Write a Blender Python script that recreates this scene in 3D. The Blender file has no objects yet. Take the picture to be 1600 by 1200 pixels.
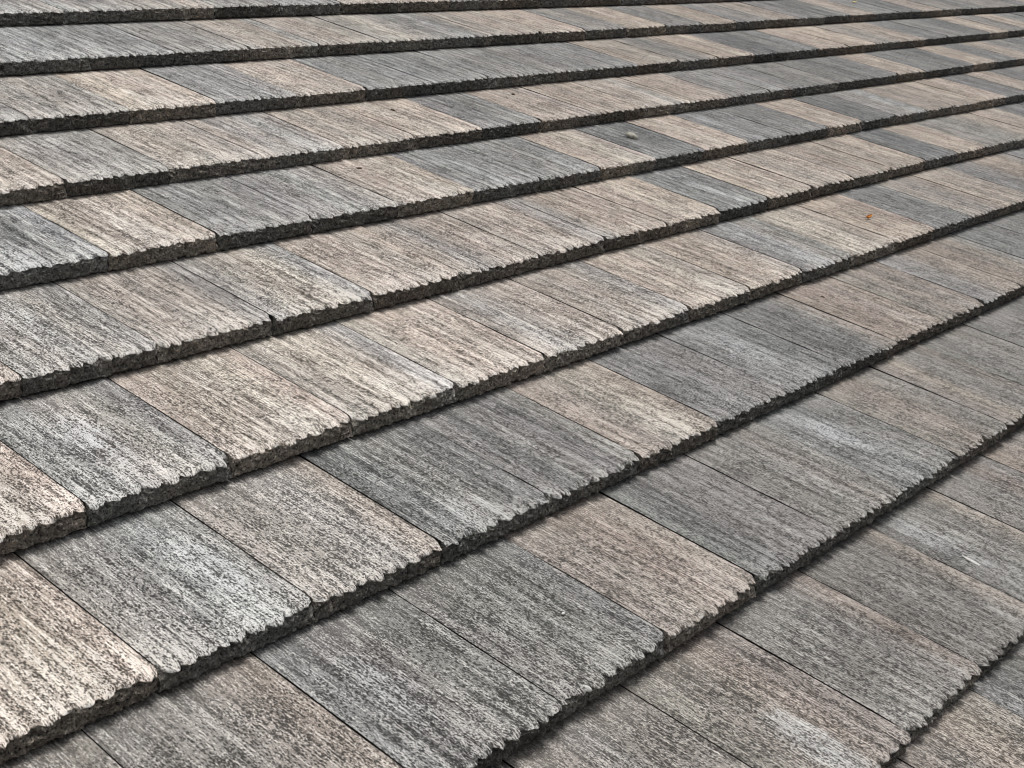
import bpy, math, random
import numpy as np
from mathutils import Matrix, Vector, Euler

# ------------------------------------------------------------------ camera, light, exposure
W = 0.30                      # tile width in metres (one roof unit)
EX = 1.2414563 * W            # exposed length of a course
T = 0.1599829 * W             # visible thickness of the broken butt edge
PITCH = math.atan2(0.32491717, 0.94574248)
RM = [[0.64720691, 0.7209531, -0.24768903],
      [-0.22069218, 0.48820539, 0.84436394],
      [0.72966991, -0.49181514, 0.47507861]]
CAM = (-16.15619584, 12.46588806, -4.74235106)
F_PX = 2157.2964 / 1600.0

scene = bpy.context.scene
ROOT_LOCAL = Vector((-6 * W, -13 * EX, -2.6 * T))       # middle of the lower eave, in roof coordinates
ROOF = Matrix.Translation((0, 0, 3.0)) @ Matrix.Rotation(PITCH, 4, 'X') @ Matrix.Translation(-ROOT_LOCAL)

def flip(v): return Vector((v[0], -v[1], -v[2]))
cx, cy, cz = flip(RM[0]), -flip(RM[1]), -flip(RM[2])
cl = flip(CAM) * W
cam_local = Matrix(((cx.x, cy.x, cz.x, cl.x), (cx.y, cy.y, cz.y, cl.y), (cx.z, cy.z, cz.z, cl.z), (0, 0, 0, 1)))
cam = bpy.data.cameras.new('camera')
cam.sensor_width = 36.0
cam.lens = 36.0 * F_PX
cam.clip_start = 0.05
cam.clip_end = 500
cam_ob = bpy.data.objects.new('camera', cam)
scene.collection.objects.link(cam_ob)
cam_ob.matrix_world = ROOF @ cam_local
scene.camera = cam_ob

SUN_EL, SUN_AZ = math.radians(86), math.radians(-168)     # azimuth from +Y (up the slope), negative = towards -X
world = bpy.data.worlds.new('World')
scene.world = world
world.use_nodes = True
wn, wl = world.node_tree.nodes, world.node_tree.links
wn.clear()
wo = wn.new('ShaderNodeOutputWorld'); wb = wn.new('ShaderNodeBackground'); sky = wn.new('ShaderNodeTexSky')
hs = wn.new('ShaderNodeHueSaturation')
sky.sky_type = 'NISHITA'; sky.sun_disc = False
sky.sun_elevation = SUN_EL; sky.sun_rotation = SUN_AZ
sky.air_density = 1.0; sky.dust_density = 3.0; sky.ozone_density = 1.0
hs.inputs['Saturation'].default_value = 0.06             # overcast: nearly colourless sky
wb.inputs['Strength'].default_value = 0.085
wl.new(sky.outputs[0], hs.inputs['Color']); wl.new(hs.outputs[0], wb.inputs['Color']); wl.new(wb.outputs[0], wo.inputs['Surface'])
sun = bpy.data.lights.new('sun', 'SUN')
sun.energy = 2.3; sun.angle = math.radians(22); sun.color = (1.0, 0.96, 0.90)
sun_ob = bpy.data.objects.new('sun', sun)
scene.collection.objects.link(sun_ob)
sd = Vector((math.sin(SUN_AZ) * math.cos(SUN_EL), math.cos(SUN_AZ) * math.cos(SUN_EL), math.sin(SUN_EL)))
sun_ob.rotation_euler = sd.to_track_quat('Z', 'Y').to_euler()
sun_ob.location = (0, 0, 12)
vs = scene.view_settings
vs.view_transform = 'Standard'; vs.look = 'None'; vs.gamma = 1.0; vs.use_curve_mapping = False
vs.exposure = 0.28
scene.cycles.filter_width = 1.05

# ------------------------------------------------------------------ helpers
def srgb(r, g, b):
    def f(c):
        c /= 255.0
        return c / 12.92 if c <= 0.04045 else ((c + 0.055) / 1.055) ** 2.4
    return (f(r), f(g), f(b))

class NT:
    def __init__(self, mat):
        mat.use_nodes = True
        self.t = mat.node_tree; self.n = self.t.nodes; self.l = self.t.links
        self.n.clear()
    def add(self, kind, **kw):
        nd = self.n.new(kind)
        for k, v in kw.items(): setattr(nd, k, v)
        return nd
    def set(self, sock, v):
        if isinstance(v, bpy.types.NodeSocket): self.l.new(v, sock)
        else: sock.default_value = v
    def math(self, op, a, b=0.0, c=0.0, clamp=False):
        nd = self.add('ShaderNodeMath', operation=op, use_clamp=clamp)
        for i, v in enumerate((a, b, c)): self.set(nd.inputs[i], v)
        return nd.outputs[0]
    def vec(self, op, a, b=(0, 0, 0)):
        nd = self.add('ShaderNodeVectorMath', operation=op)
        self.set(nd.inputs[0], a); self.set(nd.inputs[1], b)
        return nd.outputs[0]
    def mix(self, f, a, b, blend='MIX'):
        nd = self.add('ShaderNodeMix', data_type='RGBA', blend_type=blend)
        self.set(nd.inputs[0], f); self.set(nd.inputs[6], a); self.set(nd.inputs[7], b)
        return nd.outputs[2]
    def ramp(self, v, lo, hi, a=0.0, b=1.0, smooth=True):
        nd = self.add('ShaderNodeMapRange', interpolation_type='SMOOTHSTEP' if smooth else 'LINEAR')
        for i, x in enumerate((v, lo, hi, a, b)): self.set(nd.inputs[i], x)
        return nd.outputs[0]
    def noise(self, vec, detail=2.0, rough=0.5, scale=1.0):
        nd = self.add('ShaderNodeTexNoise', noise_dimensions='3D')
        self.set(nd.inputs['Vector'], vec); nd.inputs['Scale'].default_value = scale
        nd.inputs['Detail'].default_value = detail; nd.inputs['Roughness'].default_value = rough
        return nd.outputs[0]
    def attr(self, name, kind):
        return self.add('ShaderNodeAttribute', attribute_name=name, attribute_type=kind)

def rgba(c): return (c[0], c[1], c[2], 1.0)

# ------------------------------------------------------------------ tile material
def tile_material():
    m = bpy.data.materials.new('brushed_concrete_tile')
    N = NT(m)
    tc = N.attr('tile_coord', 'GEOMETRY').outputs['Vector']         # metres across, metres up from the rim, 0 top .. 1 broken face
    sp = N.add('ShaderNodeSeparateXYZ'); N.l.new(tc, sp.inputs[0])
    u, v, face = sp.outputs[0], sp.outputs[1], sp.outputs[2]
    crest = N.attr('crest', 'GEOMETRY').outputs['Fac']                # 0 in a groove .. 1 on the crest of a brushed ridge
    seed = N.math('MULTIPLY', N.attr('seed', 'OBJECT').outputs['Fac'], 1.0)
    pos = N.add('ShaderNodeTexCoord').outputs['Object']
    def P(su, sv, k):
        cb = N.add('ShaderNodeCombineXYZ')
        N.set(cb.inputs[0], N.math('MULTIPLY', u, su)); N.set(cb.inputs[1], N.math('MULTIPLY', v, sv))
        N.set(cb.inputs[2], N.math('ADD', seed, k))
        return cb.outputs[0]
    # pigment: five bands across the tile, their borders wandering a little
    warp = N.noise(P(25, 3, 3.3), 2, .5)
    x = N.math('ADD', N.math('DIVIDE', u, W), N.math('MULTIPLY', N.math('SUBTRACT', warp, .5), .22))
    col = N.attr('pigment_a', 'OBJECT').outputs['Color']
    for i, nm in enumerate(('pigment_b', 'pigment_c', 'pigment_d', 'pigment_e')):
        col = N.mix(N.ramp(x, -.02 + .205 * i + .06, .06 + .205 * i + .26), col, N.attr(nm, 'OBJECT').outputs['Color'])
    band = N.noise(P(16, 2.2, 11.0), 3, .55)
    streak = N.noise(P(105, 9.0, 21.0), 3, .62)
    comb = N.math('SINE', N.math('ADD', N.math('MULTIPLY', u, 1010.0), N.math('MULTIPLY', N.noise(P(40, 6, 121.0), 2, .5), 9.0)))
    streak2 = N.noise(P(170, 9.0, 31.0), 2, .6)
    brush = N.noise(P(520, 9.0, 41.0), 2, .55)
    speck = N.noise(P(360, 150, 51.0), 2, .55)
    grain = N.noise(P(800, 420, 61.0), 1, .5)
    blot = N.noise(P(22, 16, 71.0), 2, .5)
    contrast = N.attr('contrast', 'OBJECT').outputs['Fac']
    col = N.mix(1.0, col, N.mix(N.ramp(band, .25, .75), (.80, .80, .80, 1), (1.18, 1.18, 1.18, 1)), 'MULTIPLY')
    worn = N.math('MULTIPLY_ADD', contrast, .60, .40)
    # lime bloom: pale streaks, stronger towards the rim, and one patch per tile
    pt = N.attr('patch', 'OBJECT').outputs['Vector']; ps = N.add('ShaderNodeSeparateXYZ'); N.l.new(pt, ps.inputs[0])
    du = N.math('DIVIDE', N.math('SUBTRACT', u, ps.outputs[0]), .050)
    dv = N.math('DIVIDE', N.math('SUBTRACT', v, ps.outputs[1]), .125)
    rr = N.math('ADD', N.math('MULTIPLY', du, du), N.math('MULTIPLY', dv, dv))
    rr = N.math('ADD', rr, N.math('MULTIPLY', N.math('SUBTRACT', blot, .5), 1.6))
    patch = N.math('MULTIPLY', N.ramp(rr, 1.3, .0), ps.outputs[2])
    rim = N.ramp(v, .15, .0)
    fine = N.noise(P(330, 30.0, 91.0), 2, .6)                         # fine combed lines
    grit = N.noise(P(460, 260, 101.0), 1, .5)                        # breaks the bloom into grains
    bl = N.math('ADD', N.math('MULTIPLY', N.math('SUBTRACT', streak, .5), N.math('MULTIPLY', worn, 1.0)), N.math('MULTIPLY', N.math('SUBTRACT', fine, .5), .95))
    bl = N.math('ADD', bl, N.math('MULTIPLY', N.math('SUBTRACT', crest, .62), .15))
    bl = N.math('ADD', bl, N.math('MULTIPLY', N.math('SUBTRACT', grit, .5), 1.25))
    bl = N.math('ADD', bl, N.math('MULTIPLY', comb, .055))
    bl = N.math('ADD', bl, N.math('MULTIPLY', rim, N.math('MULTIPLY', contrast, .22)))
    bl = N.math('ADD', bl, N.math('MULTIPLY', patch, .16))
    bl = N.math('ADD', bl, N.math('MULTIPLY', N.math('SUBTRACT', blot, .5), .30))
    bloom = N.math('MULTIPLY', N.ramp(bl, .08, .26), N.math('MULTIPLY_ADD', contrast, .62, .23), clamp=True)
    white = N.mix(.5, (.78, .77, .755, 1), N.mix(1.0, col, (2.2, 2.18, 2.15, 1), 'MULTIPLY'))
    white = N.mix(N.math('MULTIPLY', patch, .5, clamp=True), white, N.attr('bloom_tint', 'OBJECT').outputs['Color'])
    lightc = N.mix(1.0, col, (1.22, 1.22, 1.22, 1), 'MULTIPLY')
    surf = N.mix(bloom, lightc, white)
    # dark open pores between the pale crust
    bias = N.math('MULTIPLY_ADD', N.math('SUBTRACT', streak, .5), N.math('MULTIPLY', worn, -.26), N.math('MULTIPLY', N.math('SUBTRACT', blot, .5), .20))
    bias = N.math('SUBTRACT', bias, N.math('MULTIPLY', bloom, .02))
    bias = N.math('SUBTRACT', bias, N.math('MULTIPLY', comb, .012))
    bias = N.math('SUBTRACT', bias, N.math('MULTIPLY', N.math('SUBTRACT', crest, .62), .035))
    bias = N.math('ADD', bias, N.math('MULTIPLY', N.math('SUBTRACT', contrast, .9), -.028))
    def flecks(su, sv, k, size, spread):
        wv = N.add('ShaderNodeTexNoise'); N.set(wv.inputs['Vector'], P(su * 2.2, sv * 2.2, k + 2)); wv.inputs['Detail'].default_value = 1
        vv = N.vec('ADD', P(su, sv, k), N.vec('MULTIPLY', N.vec('SUBTRACT', wv.outputs['Color'], (.5, .5, .5)), (1.1, 1.1, 0)))
        vo = N.add('ShaderNodeTexVoronoi', feature='F1', voronoi_dimensions='3D')
        N.set(vo.inputs['Vector'], vv); vo.inputs['Scale'].default_value = 1.0
        sc = N.add('ShaderNodeSeparateColor'); N.l.new(vo.outputs['Color'], sc.inputs[0])
        r = N.math('ADD', N.math('MULTIPLY_ADD', sc.outputs[0], spread, size), N.math('MULTIPLY', bias, 2.6))
        return N.ramp(N.math('SUBTRACT', vo.outputs['Distance'], r), .07, -.07)
    p1 = flecks(350, 165, 51.0, .07, .52)
    p2 = flecks(600, 300, 151.0, -.05, .58)
    p3 = flecks(170, 90, 251.0, -.42, .80)
    pore = N.math('MAXIMUM', N.math('MAXIMUM', p1, N.math('MULTIPLY', p2, .85)), N.math('MULTIPLY', p3, .7))
    pore = N.math('MULTIPLY', pore, N.math('MULTIPLY_ADD', grain, .5, .75), clamp=True)
    pore = N.math('MULTIPLY', pore, N.math('MULTIPLY_ADD', N.ramp(v, .37, .27), .40, .60))
    pore = N.math('MULTIPLY', pore, N.math('MULTIPLY_ADD', contrast, .12, .86))
    dark = N.mix(1.0, col, (.17, .17, .17, 1), 'MULTIPLY')
    surf = N.mix(pore, surf, dark)
    bm = N.ramp(brush, .32, .68, .84, 1.11)
    cbm = N.add('ShaderNodeCombineXYZ')
    for i in range(3): N.set(cbm.inputs[i], bm)
    surf = N.mix(1.0, surf, cbm.outputs[0], 'MULTIPLY')
    # bright fresh chips on some of the lobe tips
    tip = N.math('MULTIPLY', N.ramp(v, .0075, .002), N.ramp(crest, .70, .95))
    tip = N.math('MULTIPLY', tip, N.ramp(N.noise(P(45, 0, 141.0), 1, .5), .52, .62))
    tip = N.math('MULTIPLY', tip, N.ramp(grain, .38, .52))
    surf = N.mix(N.math('MULTIPLY', tip, .75), surf, (.66, .66, .65, 1))
    # broken butt face: raw body concrete, aggregate grains
    g1 = N.noise(N.vec('ADD', pos, (3, 5, 7)), 4, .65, 240)
    g2 = N.noise(N.vec('ADD', pos, (1, 9, 2)), 2, .6, 60)
    body = N.mix(.6, (.098, .097, .094, 1), N.mix(1.0, col, (.52, .52, .505, 1), 'MULTIPLY'))
    body = N.mix(N.ramp(g2, .3, .7), N.mix(1.0, body, (.62, .62, .62, 1), 'MULTIPLY'), N.mix(1.0, body, (1.4, 1.38, 1.34, 1), 'MULTIPLY'))
    body = N.mix(1.0, body, N.attr('butt_tone', 'OBJECT').outputs['Color'], 'MULTIPLY')
    body = N.mix(N.ramp(g1, .54, .74), body, N.mix(1.0, body, (3.2, 3.2, 3.1, 1), 'MULTIPLY'))
    body = N.mix(N.ramp(g1, .47, .36), body, (.014, .014, .013, 1))
    fm = N.ramp(N.math('ADD', face, N.math('MULTIPLY', N.math('SUBTRACT', g1, .5), .5)), .38, .62)
    final = N.mix(fm, surf, body)
    final = N.mix(N.ramp(face, 1.4, 1.6), final, (.010, .0095, .009, 1))        # shade of the side joints, painted near-black on the flanks
    bs = N.add('ShaderNodeBsdfPrincipled')
    N.l.new(final, bs.inputs['Base Color'])
    bs.inputs['Roughness'].default_value = .88
    bs.inputs['Specular IOR Level'].default_value = .25
    h_top = N.math('ADD', N.math('MULTIPLY', pore, -1.0), N.math('ADD', N.math('MULTIPLY', comb, .28), N.math('MULTIPLY', fine, 1.0)))
    h = N.mix(fm, h_top, N.math('MULTIPLY', g1, 2.4))
    bp = N.add('ShaderNodeBump'); bp.inputs['Strength'].default_value = .75; bp.inputs['Distance'].default_value = .0022
    N.l.new(h, bp.inputs['Height']); N.l.new(bp.outputs[0], bs.inputs['Normal'])
    out = N.add('ShaderNodeOutputMaterial'); N.l.new(bs.outputs[0], out.inputs['Surface'])
    return m

def plain_material(name, c1, c2, scale, rough=.85, bump=.3):
    m = bpy.data.materials.new(name); N = NT(m)
    pos = N.add('ShaderNodeTexCoord').outputs['Object']
    n = N.noise(pos, 4, .6, scale)
    bs = N.add('ShaderNodeBsdfPrincipled')
    N.l.new(N.mix(N.ramp(n, .35, .65), rgba(c1), rgba(c2)), bs.inputs['Base Color'])
    bs.inputs['Roughness'].default_value = rough
    bp = N.add('ShaderNodeBump'); bp.inputs['Strength'].default_value = bump; bp.inputs['Distance'].default_value = .002
    N.l.new(n, bp.inputs['Height']); N.l.new(bp.outputs[0], bs.inputs['Normal'])
    out = N.add('ShaderNodeOutputMaterial'); N.l.new(bs.outputs[0], out.inputs['Surface'])
    return m

# ------------------------------------------------------------------ tile meshes
def vnoise(rng, x, y):
    """smooth 2-D value noise on arrays"""
    xi = np.floor(x).astype(int); yi = np.floor(y).astype(int)
    fx = x - xi; fy = y - yi
    fx = fx * fx * (3 - 2 * fx); fy = fy * fy * (3 - 2 * fy)
    lat = rng.random((64, 64)) - .5
    g = lambda a, b: lat[a % 64, b % 64]
    return (g(xi, yi) * (1 - fx) + g(xi + 1, yi) * fx) * (1 - fy) + (g(xi, yi + 1) * (1 - fx) + g(xi + 1, yi + 1) * fx) * fy

def tile_mesh(k, mat):
    rng = np.random.default_rng(100 + k)
    GAP = .0027
    nu = 132
    us = np.linspace(GAP / 2, W - GAP / 2, nu)
    # lobes between the brushed grooves
    nl = int(rng.integers(8, 11))
    br = np.linspace(0, W, nl + 1)
    br[1:-1] += (rng.random(nl - 1) - .5) * W / nl * .40
    lobe = np.searchsorted(br, us, side='right') - 1
    lobe = np.clip(lobe, 0, nl - 1)
    s = (us - br[lobe]) / (br[lobe + 1] - br[lobe])
    skew = (rng.random(nl) * .24 + .38)[lobe]                   # the lobe tip leans to one side
    sh = np.where(s < skew, s / skew, (1 - s) / (1 - skew))
    prof = 1 - (1 - sh) ** 2.6
    amp = (.0065 + .0075 * rng.random(nl))[lobe]
    tooth = prof * amp
    ridge = (prof - .6) * (.0010 + .0009 * rng.random(nl))[lobe]
    one = np.zeros_like(us)
    chip = .0050 * vnoise(rng, us / .013, one) + .0050 * vnoise(rng, us / .0055, one + 3.2)
    big = .006 * vnoise(rng, us / .07, one + 7.7)
    # corner and edge spalls
    spall = np.zeros_like(us)
    for _ in range(int(rng.integers(1, 4))):
        c = rng.choice([rng.random() * W, .004, W - .004]); w = .007 + .012 * rng.random()
        spall += (.004 + .010 * rng.random()) * np.exp(-((us - c) / w) ** 4)
    rim = -tooth - chip - big * .5 + spall + .0090
    yb = EX * 1.16
    ys = [yb, EX * .98, EX * .8, EX * .6, EX * .4, EX * .22, .045, .028, .018, .012, .0075, .004, .0015, 0]
    rows, tcs = [], []
    slope = -T / EX
    for d in ys:
        f = max(0.0, 1 - d / .045) ** 1.5
        y = d + rim * f if d < .045 else np.full(nu, d)
        wav = .0016 * vnoise(rng, us / .05 + 9, one + d * 6) * (1 if d > .01 else .6)
        drop = .0042 * max(0.0, 1 - d / .013) ** 2
        z = slope * d + ridge * (.55 + .45 * f) + wav - drop * (.6 + .9 * (vnoise(rng, us / .006, one + d * 300) + .5)) - spall * .35 * f
        rows.append(np.stack([us, y, z], 1)); tcs.append(np.stack([us, np.full(nu, d), np.full(nu, .0 if d > .0012 else .28)], 1))
    z0 = rows[-1][:, 2]
    y0 = rows[-1][:, 1]
    hole_u = .012 + .02 * rng.random(); hole = rng.random() < .55
    for q in (.06, .16, .28, .42, .56, .70, .84, .95, 1.0):
        z = z0 * (1 - q) + (-T + .0012) * q
        keep = (1 - q) ** 1.5
        y = y0 * keep + (.0005 + .002 * q) * (1 - keep)
        rough = .0085 * vnoise(rng, us / .013, one + q * 4.3) + .0075 * vnoise(rng, us / .0055, one + q * 9.1 + 20) + .002 * vnoise(rng, us / .003, one + q * 17 + 40)
        y = y + rough * (1 if q < .97 else .5)
        if q > .9: y = y + .006 * (q - .9) / .1
        if hole: y = y + .016 * np.exp(-((us - hole_u) / .006) ** 2 - ((q - .45) / .16) ** 2)
        zz = z + (.0022 * vnoise(rng, us / .007, one + q * 13 + 60) if q < .9 else (.0016 * (vnoise(rng, us / .008, one + 77) + .3) if q > .99 else 0))
        rows.append(np.stack([us, y, zz], 1)); tcs.append(np.stack([us, y * 0, np.full(nu, 1.0)], 1))
    nr = len(rows)
    co = np.concatenate(rows); tc = np.concatenate(tcs)
    idx = np.arange(nr * nu).reshape(nr, nu)
    a, b, c, d = idx[:-1, :-1], idx[1:, :-1], idx[1:, 1:], idx[:-1, 1:]
    faces = np.stack([a, b, c, d], -1).reshape(-1, 4).tolist()
    # underside, back end and flanks (vertices of their own, so that the painted joint shade stays on the flanks)
    base = len(co)
    zb = slope * yb - T + .0012
    back = np.array([[us[0], yb, zb], [us[-1], yb, zb]])
    lf, rf = co[idx[:, 0]], co[idx[:, -1]]
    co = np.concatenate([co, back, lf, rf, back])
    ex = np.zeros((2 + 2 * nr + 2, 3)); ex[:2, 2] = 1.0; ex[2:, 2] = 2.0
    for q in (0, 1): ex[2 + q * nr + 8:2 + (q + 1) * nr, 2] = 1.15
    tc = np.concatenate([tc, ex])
    faces.append([base, base + 1] + idx[-1][::-1].tolist())
    faces.append(idx[0].tolist() + [base + 1, base])
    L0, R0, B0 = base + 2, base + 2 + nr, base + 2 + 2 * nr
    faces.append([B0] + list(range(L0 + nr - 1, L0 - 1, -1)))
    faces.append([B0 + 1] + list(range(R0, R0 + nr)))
    me = bpy.data.meshes.new('tile')
    me.from_pydata(co.tolist(), [], faces)
    at = me.attributes.new('tile_coord', 'FLOAT_VECTOR', 'POINT')
    at.data.foreach_set('vector', tc.astype(np.float32).ravel())
    cr = me.attributes.new('crest', 'FLOAT', 'POINT')
    cv = np.full(len(co), .6, dtype=np.float32); cv[:nr * nu] = np.tile(prof, nr)
    cr.data.foreach_set('value', cv)
    sm = np.zeros(len(me.polygons), dtype=bool); sm[:14 * (nu - 1)] = True
    me.polygons.foreach_set('use_smooth', sm)
    me.materials.append(mat)
    me.update()
    return me

# ------------------------------------------------------------------ the roof
root = bpy.data.objects.new('tiled_roof', None)
scene.collection.objects.link(root)
root.location = (0, 0, 3.0); root.rotation_euler = (PITCH, 0, 0)
root['label'] = 'sloping roof of weathered grey and tan concrete tiles laid in overlapping courses'
root['category'] = 'roof'
root['kind'] = 'thing'
TILE_MAT = tile_material()
MESHES = [tile_mesh(k, TILE_MAT) for k in range(18)]

PAL = {'t': srgb(166, 151, 139), 'l': srgb(182, 171, 158), 'w': srgb(150, 143, 136), 'g': srgb(136, 134, 131),
       's': srgb(123, 124, 125), 'd': srgb(107, 109, 111), 'b': srgb(146, 149, 151)}
OFFS = {0: -7.727, 1: -8.217, 2: -9.638, 3: -10.06, 4: -10.461, 5: -11.902, 6: -12.282, 7: -12.706, 8: -12.124, 9: -9.518}
VOFF = {0: .008, 1: .016, 2: .039, 3: .002, 4: -.053, 5: -.077, 6: -.030, 7: -.017, 8: .025, 9: .075}
ZOFF = {0: .011, 1: .006, 2: -.001, 3: -.003, 4: -.007, 5: -.007, 6: -.012, 7: -.004, 8: -.007, 9: .012}
for c, d in ((10, .42), (11, .84), (12, .31)): OFFS[c] = OFFS[9] + d + (0 if c < 11 else 0)
OFFS[10] = -8.60; OFFS[11] = -8.15; OFFS[12] = -7.7
OFFS[-1] = -8.2; OFFS[-2] = -8.7
# the courses are not laid dead straight: (position along the course, shift down the slope), in tile widths
WOB = {
 0: [(-8.5, 0.0176), (-6.63, -0.0136), (-4.76, -0.035), (-2.9, -0.0273), (-1.03, -0.018), (0.84, 0.0068), (2.71, 0.035)],
 1: [(-9.22, -0.0025), (-4.91, -0.0059), (-0.6, 0.021), (3.71, 0.035), (8.02, -0.0342), (12.33, -0.035), (16.64, -0.035)],
 2: [(-9.93, -0.0083), (-6.04, 0.0058), (-2.15, 0.0025), (1.74, 0.0213), (5.63, 0.0209), (9.52, -0.0119), (13.41, -0.035)],
 3: [(-10.65, 0.0015), (-7.14, 0.0044), (-3.62, -0.0064), (-0.11, 0.0008), (3.41, -0.0116), (6.92, -0.0263), (10.44, -0.035)],
 4: [(-11.33, -0.0217), (-8.21, -0.0018), (-5.09, 0.0194), (-1.97, 0.0045), (1.15, 0.0044), (4.27, 0.0174), (7.39, 0.035)],
 5: [(-12.07, -0.0141), (-9.31, 0.0181), (-6.55, 0.0302), (-3.8, -0.0003), (-1.04, -0.035), (1.72, -0.035), (4.48, 0.0234)],
 6: [(-12.83, -0.0069), (-10.44, 0.0009), (-8.05, -0.0024), (-5.66, -0.0162), (-3.28, -0.0176), (-0.89, -0.0209), (1.5, -0.0221)],
 7: [(-13.49, -0.0012), (-11.49, -0.0), (-9.49, 0.0118), (-7.49, 0.0061), (-5.49, -0.0108), (-3.49, -0.0115), (-1.49, -0.0293)],
 8: [(-11.87, 0.0029), (-10.66, -0.0012), (-9.44, 0.0002), (-8.23, -0.0011), (-7.02, 0.003), (-5.81, -0.0009), (-4.6, 0.0002)],
}
def wobble(c, u):
    if c not in WOB: return 0.0
    return float(np.interp(u, [a for a, b in WOB[c]], [b for a, b in WOB[c]])) * .6
# pigment bands of each tile, read off the photograph: course -> first tile index, five-letter codes
ROWS = {
 0: (-1, 'swbgw bwsgw wwgtw gsggs ssdgs wtwtw'),
 1: (-2, 'ssgss sbsbs sbssb ggsgw wtwtb wwtww gwlwg sgbst wwttw ttltt swwsg ttltt gsggs wtttt sswgs wwtwt sgssg dssgs twtwt bgsbs ssdss twwtt'),
 2: (-2, 'wtwgs twgss wgwwg tltlt sbssg wttwt ssgss bsssg bsggs sggss sgsss ttwlw wssgt tttlt ssddd sgdss ttltt tttlt wwgww twttw sdsss gsggs sdsds ttltt wsggs ttttw'),
 3: (-2, 'wgtwg tltlt wgggg wtwtw tgwbw twtwt tltlt sssgs ttwtw ttwtt wtlbt ttttw gsgbg gbgss ggsgg sgssd gsdss tttll dsgsd gsdds tttlt sdsss twttw gsggs dsdss'),
 4: (-2, 'ttwts sbssb ltltt gssgs sgbgw wttlt ssbss ssgbs ttllw dsddd ttltt sbsss sssgs ttllt ddsss ggwbb wtwwt wtwtt ttltt ssdss twttw sgdss'),
 5: (-2, 'sgwss twtwt gwswg wtwts swtlb tttwt tswtt wtlts stttt ttltt ssbss ttwtt twwtt wttwt twtlt dsdds ttttl gwggg ggwtt ttwtw sdsss'),
 6: (-2, 'wgtwg twtwt sbwws ttllt wtltb wttlt wbwtt twtws tltlw ttttg sbbwg wllwt ttttt sssds wwgwt twtww dssgt tttws'),
 7: (-2, 'sgwgt ttltt wgsbg wwggt dsggs gsgsg twwlt sssgg sbbss sdsst tttwt wwtgt bbwtt ttwtb ssssg sgsgs dsgss'),
 8: (-3, 'gwgsg wwwww gggwt bsggg ggggs wwttl sdggg gggwg sbbgg wwtwg wtggw gggwg sgggg gsggg'),
 9: (-4, 'gsggg wwwgw wwgww wwwtw ggggt ggggt sbggt ggstg ttwgg gggss'),
 10: (-3, 'gwggw wwgww wwttw bsggg gwggs ggwgt'),
}
# pale lime patches: (course, tile) -> across 0..1, metres above the rim, strength
PATCH = {(9, -1): (.46, .09, 1.9), (9, 2): (.25, .27, 1.6), (9, 1): (.8, .05, .5), (8, 5): (.42, .25, 1.9), (8, 0): (.35, .2, 1.3), (8, 2): (.7, .06, .7), (8, -1): (.45, .05, .7),
         (7, 0): (.78, .18, 1.5), (7, 2): (.45, .03, .8), (7, 6): (.45, .22, 1.8), (7, 10): (.3, .22, 1.0), (7, 4): (.6, .06, .9), (7, -1): (.7, .1, .9), (7, 9): (.8, .02, .9),
         (6, 0): (.45, .2, 1.6), (6, 1): (.7, .06, 1.2), (6, 2): (.6, .04, 1.3), (6, 4): (.3, .2, .8), (6, 6): (.7, .07, 1.1), (6, 9): (.5, .04, 1.3), (6, 8): (.5, .1, .9), (6, -1): (.4, .1, .7),
         (5, 1): (.6, .05, .9), (5, 0): (.4, .2, .9), (5, 2): (.8, .06, 1.2), (5, 5): (.4, .06, .9), (5, 8): (.5, .12, 1.0), (5, 10): (.6, .12, .8),
         (4, 0): (.5, .12, 1.2), (4, -1): (.4, .05, 1.0), (4, 6): (.75, .08, 1.5), (4, 3): (.7, .08, .9), (4, 9): (.3, .2, .9), (4, 13): (.6, .1, 1.0), (4, 11): (.4, .03, .8), (4, 5): (.7, .1, .8),
         (3, -1): (.3, .06, 1.3), (3, 1): (.7, .05, 1.0), (3, 4): (.5, .1, .9), (3, 8): (.4, .05, 1.2), (3, 11): (.2, .07, 1.0), (3, 15): (.7, .04, .8), (2, 1): (.4, .08, 1.1), (2, 9): (.7, .08, .8),
         (1, 0): (.2, .15, .8), (1, 7): (.5, .04, .9), (0, -1): (.4, .05, 1.0)}
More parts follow.
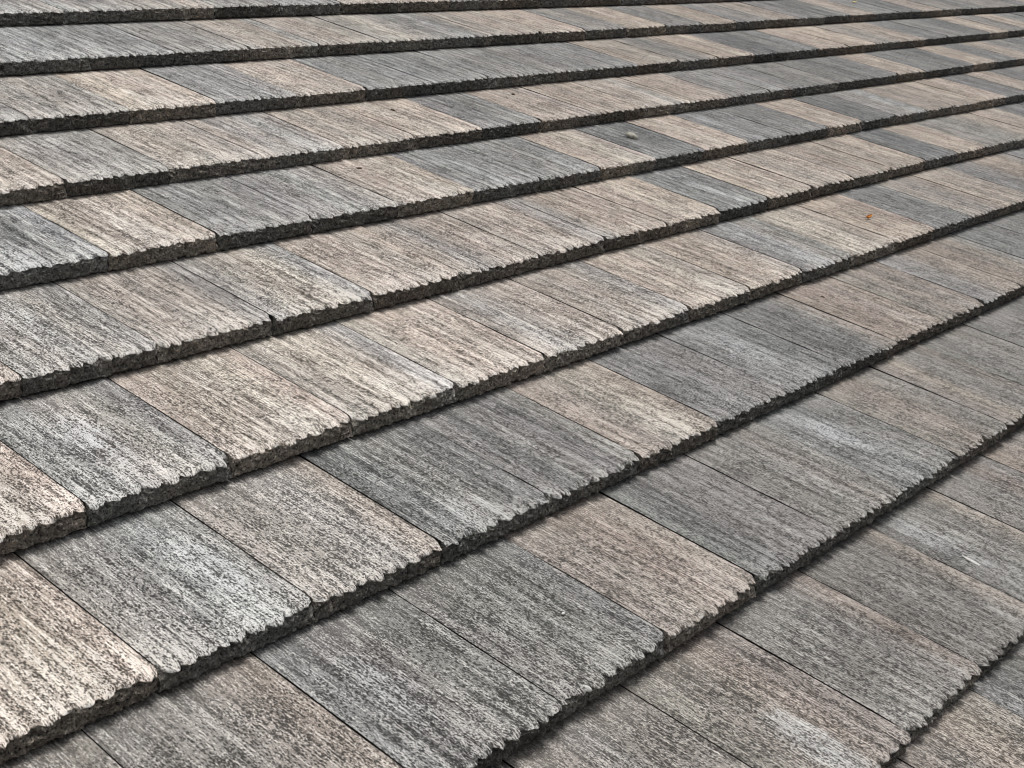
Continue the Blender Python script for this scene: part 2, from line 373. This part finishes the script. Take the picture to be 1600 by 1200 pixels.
# u ranges (tile units) that get tiles: what the frame shows plus a margin
RANGE = {-2: (-10, 1), -1: (-10, 8), 0: (-10.5, 18.2), 1: (-11, 18.2), 2: (-12, 18.2), 3: (-12.5, 15.5), 4: (-13.3, 12.3), 5: (-14, 9.3), 6: (-14.8, 6.3), 7: (-15.5, 3.4),
         8: (-15.5, .4), 9: (-14.5, -2.6), 10: (-14, -5), 11: (-13.5, -6), 12: (-13, -6)}
rnd = random.Random(7)
first = None
count = 0
for c in sorted(RANGE):
    lo, hi = RANGE[c]
    off = OFFS[c]
    k0, codes = ROWS.get(c, (0, ''))
    codes = codes.split()
    k = math.ceil(lo - off)
    prev = None
    while k + off + 1 <= hi + 1:
        i = k - k0
        if 0 <= i < len(codes): code = codes[i]
        else: code = rnd.choice(['ttltw', 'wtwtt', 'sssgs', 'gsggs', 'dssds', 'ggwgw', 'tttlt', 'sbsgs'])
        if first is None:
            first = bpy.data.objects.new('tile', MESHES[0]); ob = first
        else:
            ob = first.copy()
        choices = [m for m in range(len(MESHES)) if m != prev]
        prev = rnd.choice(choices)
        ob.data = MESHES[prev]
        scene.collection.objects.link(ob)
        ob.parent = root
        p = Vector(((k + off) * W + rnd.uniform(-.0004, .0004), -(c * EX + VOFF.get(c, 0) * W) - wobble(c, k + off + .5) * W + rnd.uniform(-.0013, .0013), -ZOFF.get(c, 0) * W + rnd.uniform(-.0005, .0005))) - ROOT_LOCAL
        ob.location = p
        ob.rotation_euler = (rnd.uniform(-.002, .002), rnd.uniform(-.0010, .0010), .25 * math.atan(wobble(c, k + off) - wobble(c, k + off + 1)) + rnd.uniform(-.0012, .0012))
        val = rnd.uniform(.93, 1.07) * (.82 if c >= 9 else .86 if c == 8 else .90 if c == 7 and k > 1 else 1.0)
        chroma = .72 if c >= 7 else .72 if k + off < -7 else .76
        mean = [sum(PAL[h][q] for h in code) / 5 for q in range(3)]
        for nm, ch in zip(('pigment_a', 'pigment_b', 'pigment_c', 'pigment_d', 'pigment_e'), code):
            j = rnd.uniform(.94, 1.06) * val
            base = [.58 * a + .42 * b for a, b in zip(PAL[ch], mean)]; lum = .2126 * base[0] + .7152 * base[1] + .0722 * base[2]
            ob[nm] = [(lum + (x - lum) * chroma) * j * rnd.uniform(.985, 1.015) for x in base]
        pt = PATCH.get((c, k))
        ob['patch'] = [pt[0] * W, pt[1], pt[2]] if pt else [rnd.random() * W, rnd.uniform(.02, .2), rnd.choice([0, .2, .45])]
        ob['bloom_tint'] = [.66, .63, .59] if sum(h in 'tlw' for h in code) > 2 and c < 9 else [.60, .62, .64]
        bt = rnd.uniform(.72, 1.45)
        ob['butt_tone'] = [bt, bt, bt]
        ob['seed'] = rnd.uniform(0, 400)
        # the courses up and to the left are more worn than those at lower right
        near_left = max(0.0, min(1.0, 1.0 - ((k + off) + 13) / 12.0 + (.30 if c < 7 or k < 1 and c == 7 else -.20 if c == 7 else -.35)))
        ob['contrast'] = .25 + .75 * near_left
        count += 1
        k += 1
print('tiles', count)

# dark underlay the tiles lie on
def box_mesh(name, lo, hi, mat):
    (x0, y0, z0), (x1, y1, z1) = lo, hi
    v = [(x0, y0, z0), (x1, y0, z0), (x1, y1, z0), (x0, y1, z0), (x0, y0, z1), (x1, y0, z1), (x1, y1, z1), (x0, y1, z1)]
    f = [(0, 3, 2, 1), (4, 5, 6, 7), (0, 1, 5, 4), (1, 2, 6, 5), (2, 3, 7, 6), (3, 0, 4, 7)]
    me = bpy.data.meshes.new(name); me.from_pydata(v, [], f); me.materials.append(mat)
    return me
felt = plain_material('roofing_felt', (.02, .02, .02), (.03, .03, .03), 60)
deck = bpy.data.objects.new('roof_underlay', box_mesh('roof_underlay', (-10 * W, .1 * EX, 0), (25.5 * W, 16.5 * EX, .012), felt))
scene.collection.objects.link(deck); deck.parent = root

# ------------------------------------------------------------------ small things lying on the tiles
def on_tile(u, c, v_up, lift=0.0):
    """world matrix of a spot on the top face of course c, v_up metres above its rim"""
    y = -(c * EX + VOFF.get(c, 0) * W) + v_up
    z = -ZOFF.get(c, 0) * W - T / EX * v_up + lift
    return ROOF @ Matrix.Translation((u * W, y, z))

def blob(name, size, seed, mat, rough=.18, sub=3):
    import bmesh
    bm = bmesh.new(); bmesh.ops.create_icosphere(bm, subdivisions=sub, radius=1)
    r = random.Random(seed)
    dirs = [Vector((r.gauss(0, 1), r.gauss(0, 1), r.gauss(0, 1))).normalized() for _ in range(9)]
    am = [r.uniform(-rough, rough) for _ in dirs]
    for v in bm.verts:
        s = 1 + sum(a * max(0, v.co.normalized().dot(d)) ** 3 for a, d in zip(am, dirs))
        co = v.co * s
        taper = 1 - .28 * (co.y if co.y > 0 else 0)
        v.co = Vector((co.x * size[0] * taper, co.y * size[1], max(co.z, -.55) * size[2] * taper))
    for f in bm.faces: f.smooth = True
    me = bpy.data.meshes.new(name); bm.to_mesh(me); bm.free(); me.materials.append(mat)
    return me

def place(name, me, mw, label, cat, rot=0.0):
    ob = bpy.data.objects.new(name, me); scene.collection.objects.link(ob)
    ob.matrix_world = mw @ Matrix.Rotation(rot, 4, 'Z')
    ob['label'] = label; ob['category'] = cat
    return ob

def uv_of(px, py):
    """roof coordinates under a photograph pixel (used once, to read positions off the photo)"""
    d = Vector((px - 800, py - 600, 2157.2964)) / 2157.2964
    dl = flip([RM[0][i] * d.x + RM[1][i] * d.y + RM[2][i] * d.z for i in range(3)])
    return dl

stone = plain_material('pale_stone', (.48, .47, .41), (.20, .19, .165), 45, .8, .3)
place('pebble', blob('pebble', (.011, .027, .012), 4, stone, .30), on_tile(-3.06, 4, .196, .008),
      'small pale grey pebble lying on a dark slate grey tile', 'pebble', math.radians(8))
chipm = plain_material('white_chip', (.66, .66, .64), (.5, .5, .48), 120, .8)
place('stone_chip', blob('stone_chip', (.0045, .0032, .0028), 9, chipm, .3, 2), on_tile(-10.484, 8, 8 * EX + VOFF[8] * W - 9.428 * W, .002),
      'tiny white stone chip lying on a plain grey tile near the bottom', 'stone chip')

def curled_leaf(name, L, Wd, curl, mat, seed):
    n, m = 10, 8
    vs, fs = [], []
    for i in range(n + 1):
        t = i / n
        wd = Wd * math.sin(math.pi * min(1, .06 + .94 * t)) ** .8
        for j in range(m + 1):
            q = (j / m - .5) * 2
            a = q * curl
            rad = wd / max(curl, .3)
            vs.append((rad * math.sin(a), (t - .5) * L * (1 - .12 * math.cos(a)), rad * (1 - math.cos(a)) + .004 * math.sin(3 * t + seed) + .010 * (t - .5) ** 2 * 4))
    for i in range(n):
        for j in range(m):
            a = i * (m + 1) + j
            fs.append((a, a + 1, a + m + 2, a + m + 1))
    # thin second skin so the leaf has thickness
    k = len(vs)
    vs += [(x * 1.03, y, z - .0006) for x, y, z in vs]
    fs += [tuple(q + k for q in f[::-1]) for f in fs]
    me = bpy.data.meshes.new(name); me.from_pydata(vs, [], fs); me.materials.append(mat)
    for p in me.polygons: p.use_smooth = True
    return me
leafm = plain_material('orange_leaf', (.72, .33, .05), (.36, .12, .02), 90, .5)
place('leaf', curled_leaf('leaf', .026, .012, 1.9, leafm, 1), on_tile(-1.88, 6, 6 * EX + VOFF[6] * W - 6.831 * W, .003),
      'small curled orange brown leaf lying on a tan tile', 'leaf', math.radians(70))
yel = plain_material('yellow_leaf', (.75, .66, .33), (.55, .47, .2), 90, .6)
place('leaf', curled_leaf('leaf', .034, .013, .9, yel, 2), on_tile(9.39, 1, 1 * EX + VOFF[1] * W - .427 * W, .003),
      'tiny pale yellow leaf on the tiles at the upper edge of the picture', 'leaf', math.radians(30))

def spot(u, v, c, lift): return on_tile(u, c, c * EX + VOFF[c] * W - v * W, lift)
crumbm = plain_material('dark_crumb', (.075, .052, .040), (.13, .095, .07), 150, .9)
place('crumb', blob('crumb', (.004, .008, .003), 11, crumbm, .35, 2), spot(-5.59, 2.886, 3, .002), 'tiny dark brown crumb of dirt on a pale tan tile beside a slate grey one', 'dirt crumb', .6)
place('crumb', blob('crumb', (.005, .010, .003), 12, crumbm, .35, 2), spot(-7.09, 3.983, 4, .002), 'dark reddish brown crumb of dirt on a tan tile left of the pebble', 'dirt crumb', 1.1)
place('crumb', blob('crumb', (.006, .008, .004), 13, crumbm, .35, 2), spot(-3.494, 2.784, 3, .002), 'dark brown crumb of dirt up and to the left of the pebble', 'dirt crumb', .2)
place('crumb', blob('crumb', (.004, .006, .003), 14, crumbm, .35, 2), spot(-4.35, 7.68, 7, .002), 'black crumb of dirt on a tan tile below the orange leaf', 'dirt crumb', .2)
limem = plain_material('white_splash', (.66, .66, .64), (.36, .36, .35), 400, .8)
place('bird_dropping', blob('bird_dropping', (.0050, .020, .0010), 15, limem, .5, 3), spot(-7.31, 10.64, 9, .0008), 'white streaky splash on a grey tile near the right edge of the picture', 'splash', .1)
place('bird_dropping', blob('bird_dropping', (.0045, .008, .004), 16, limem, .4, 3), spot(-10.91, 9.935, 8, -.003), 'white splash on the broken lower edge of a grey tile at the bottom', 'splash', .1)
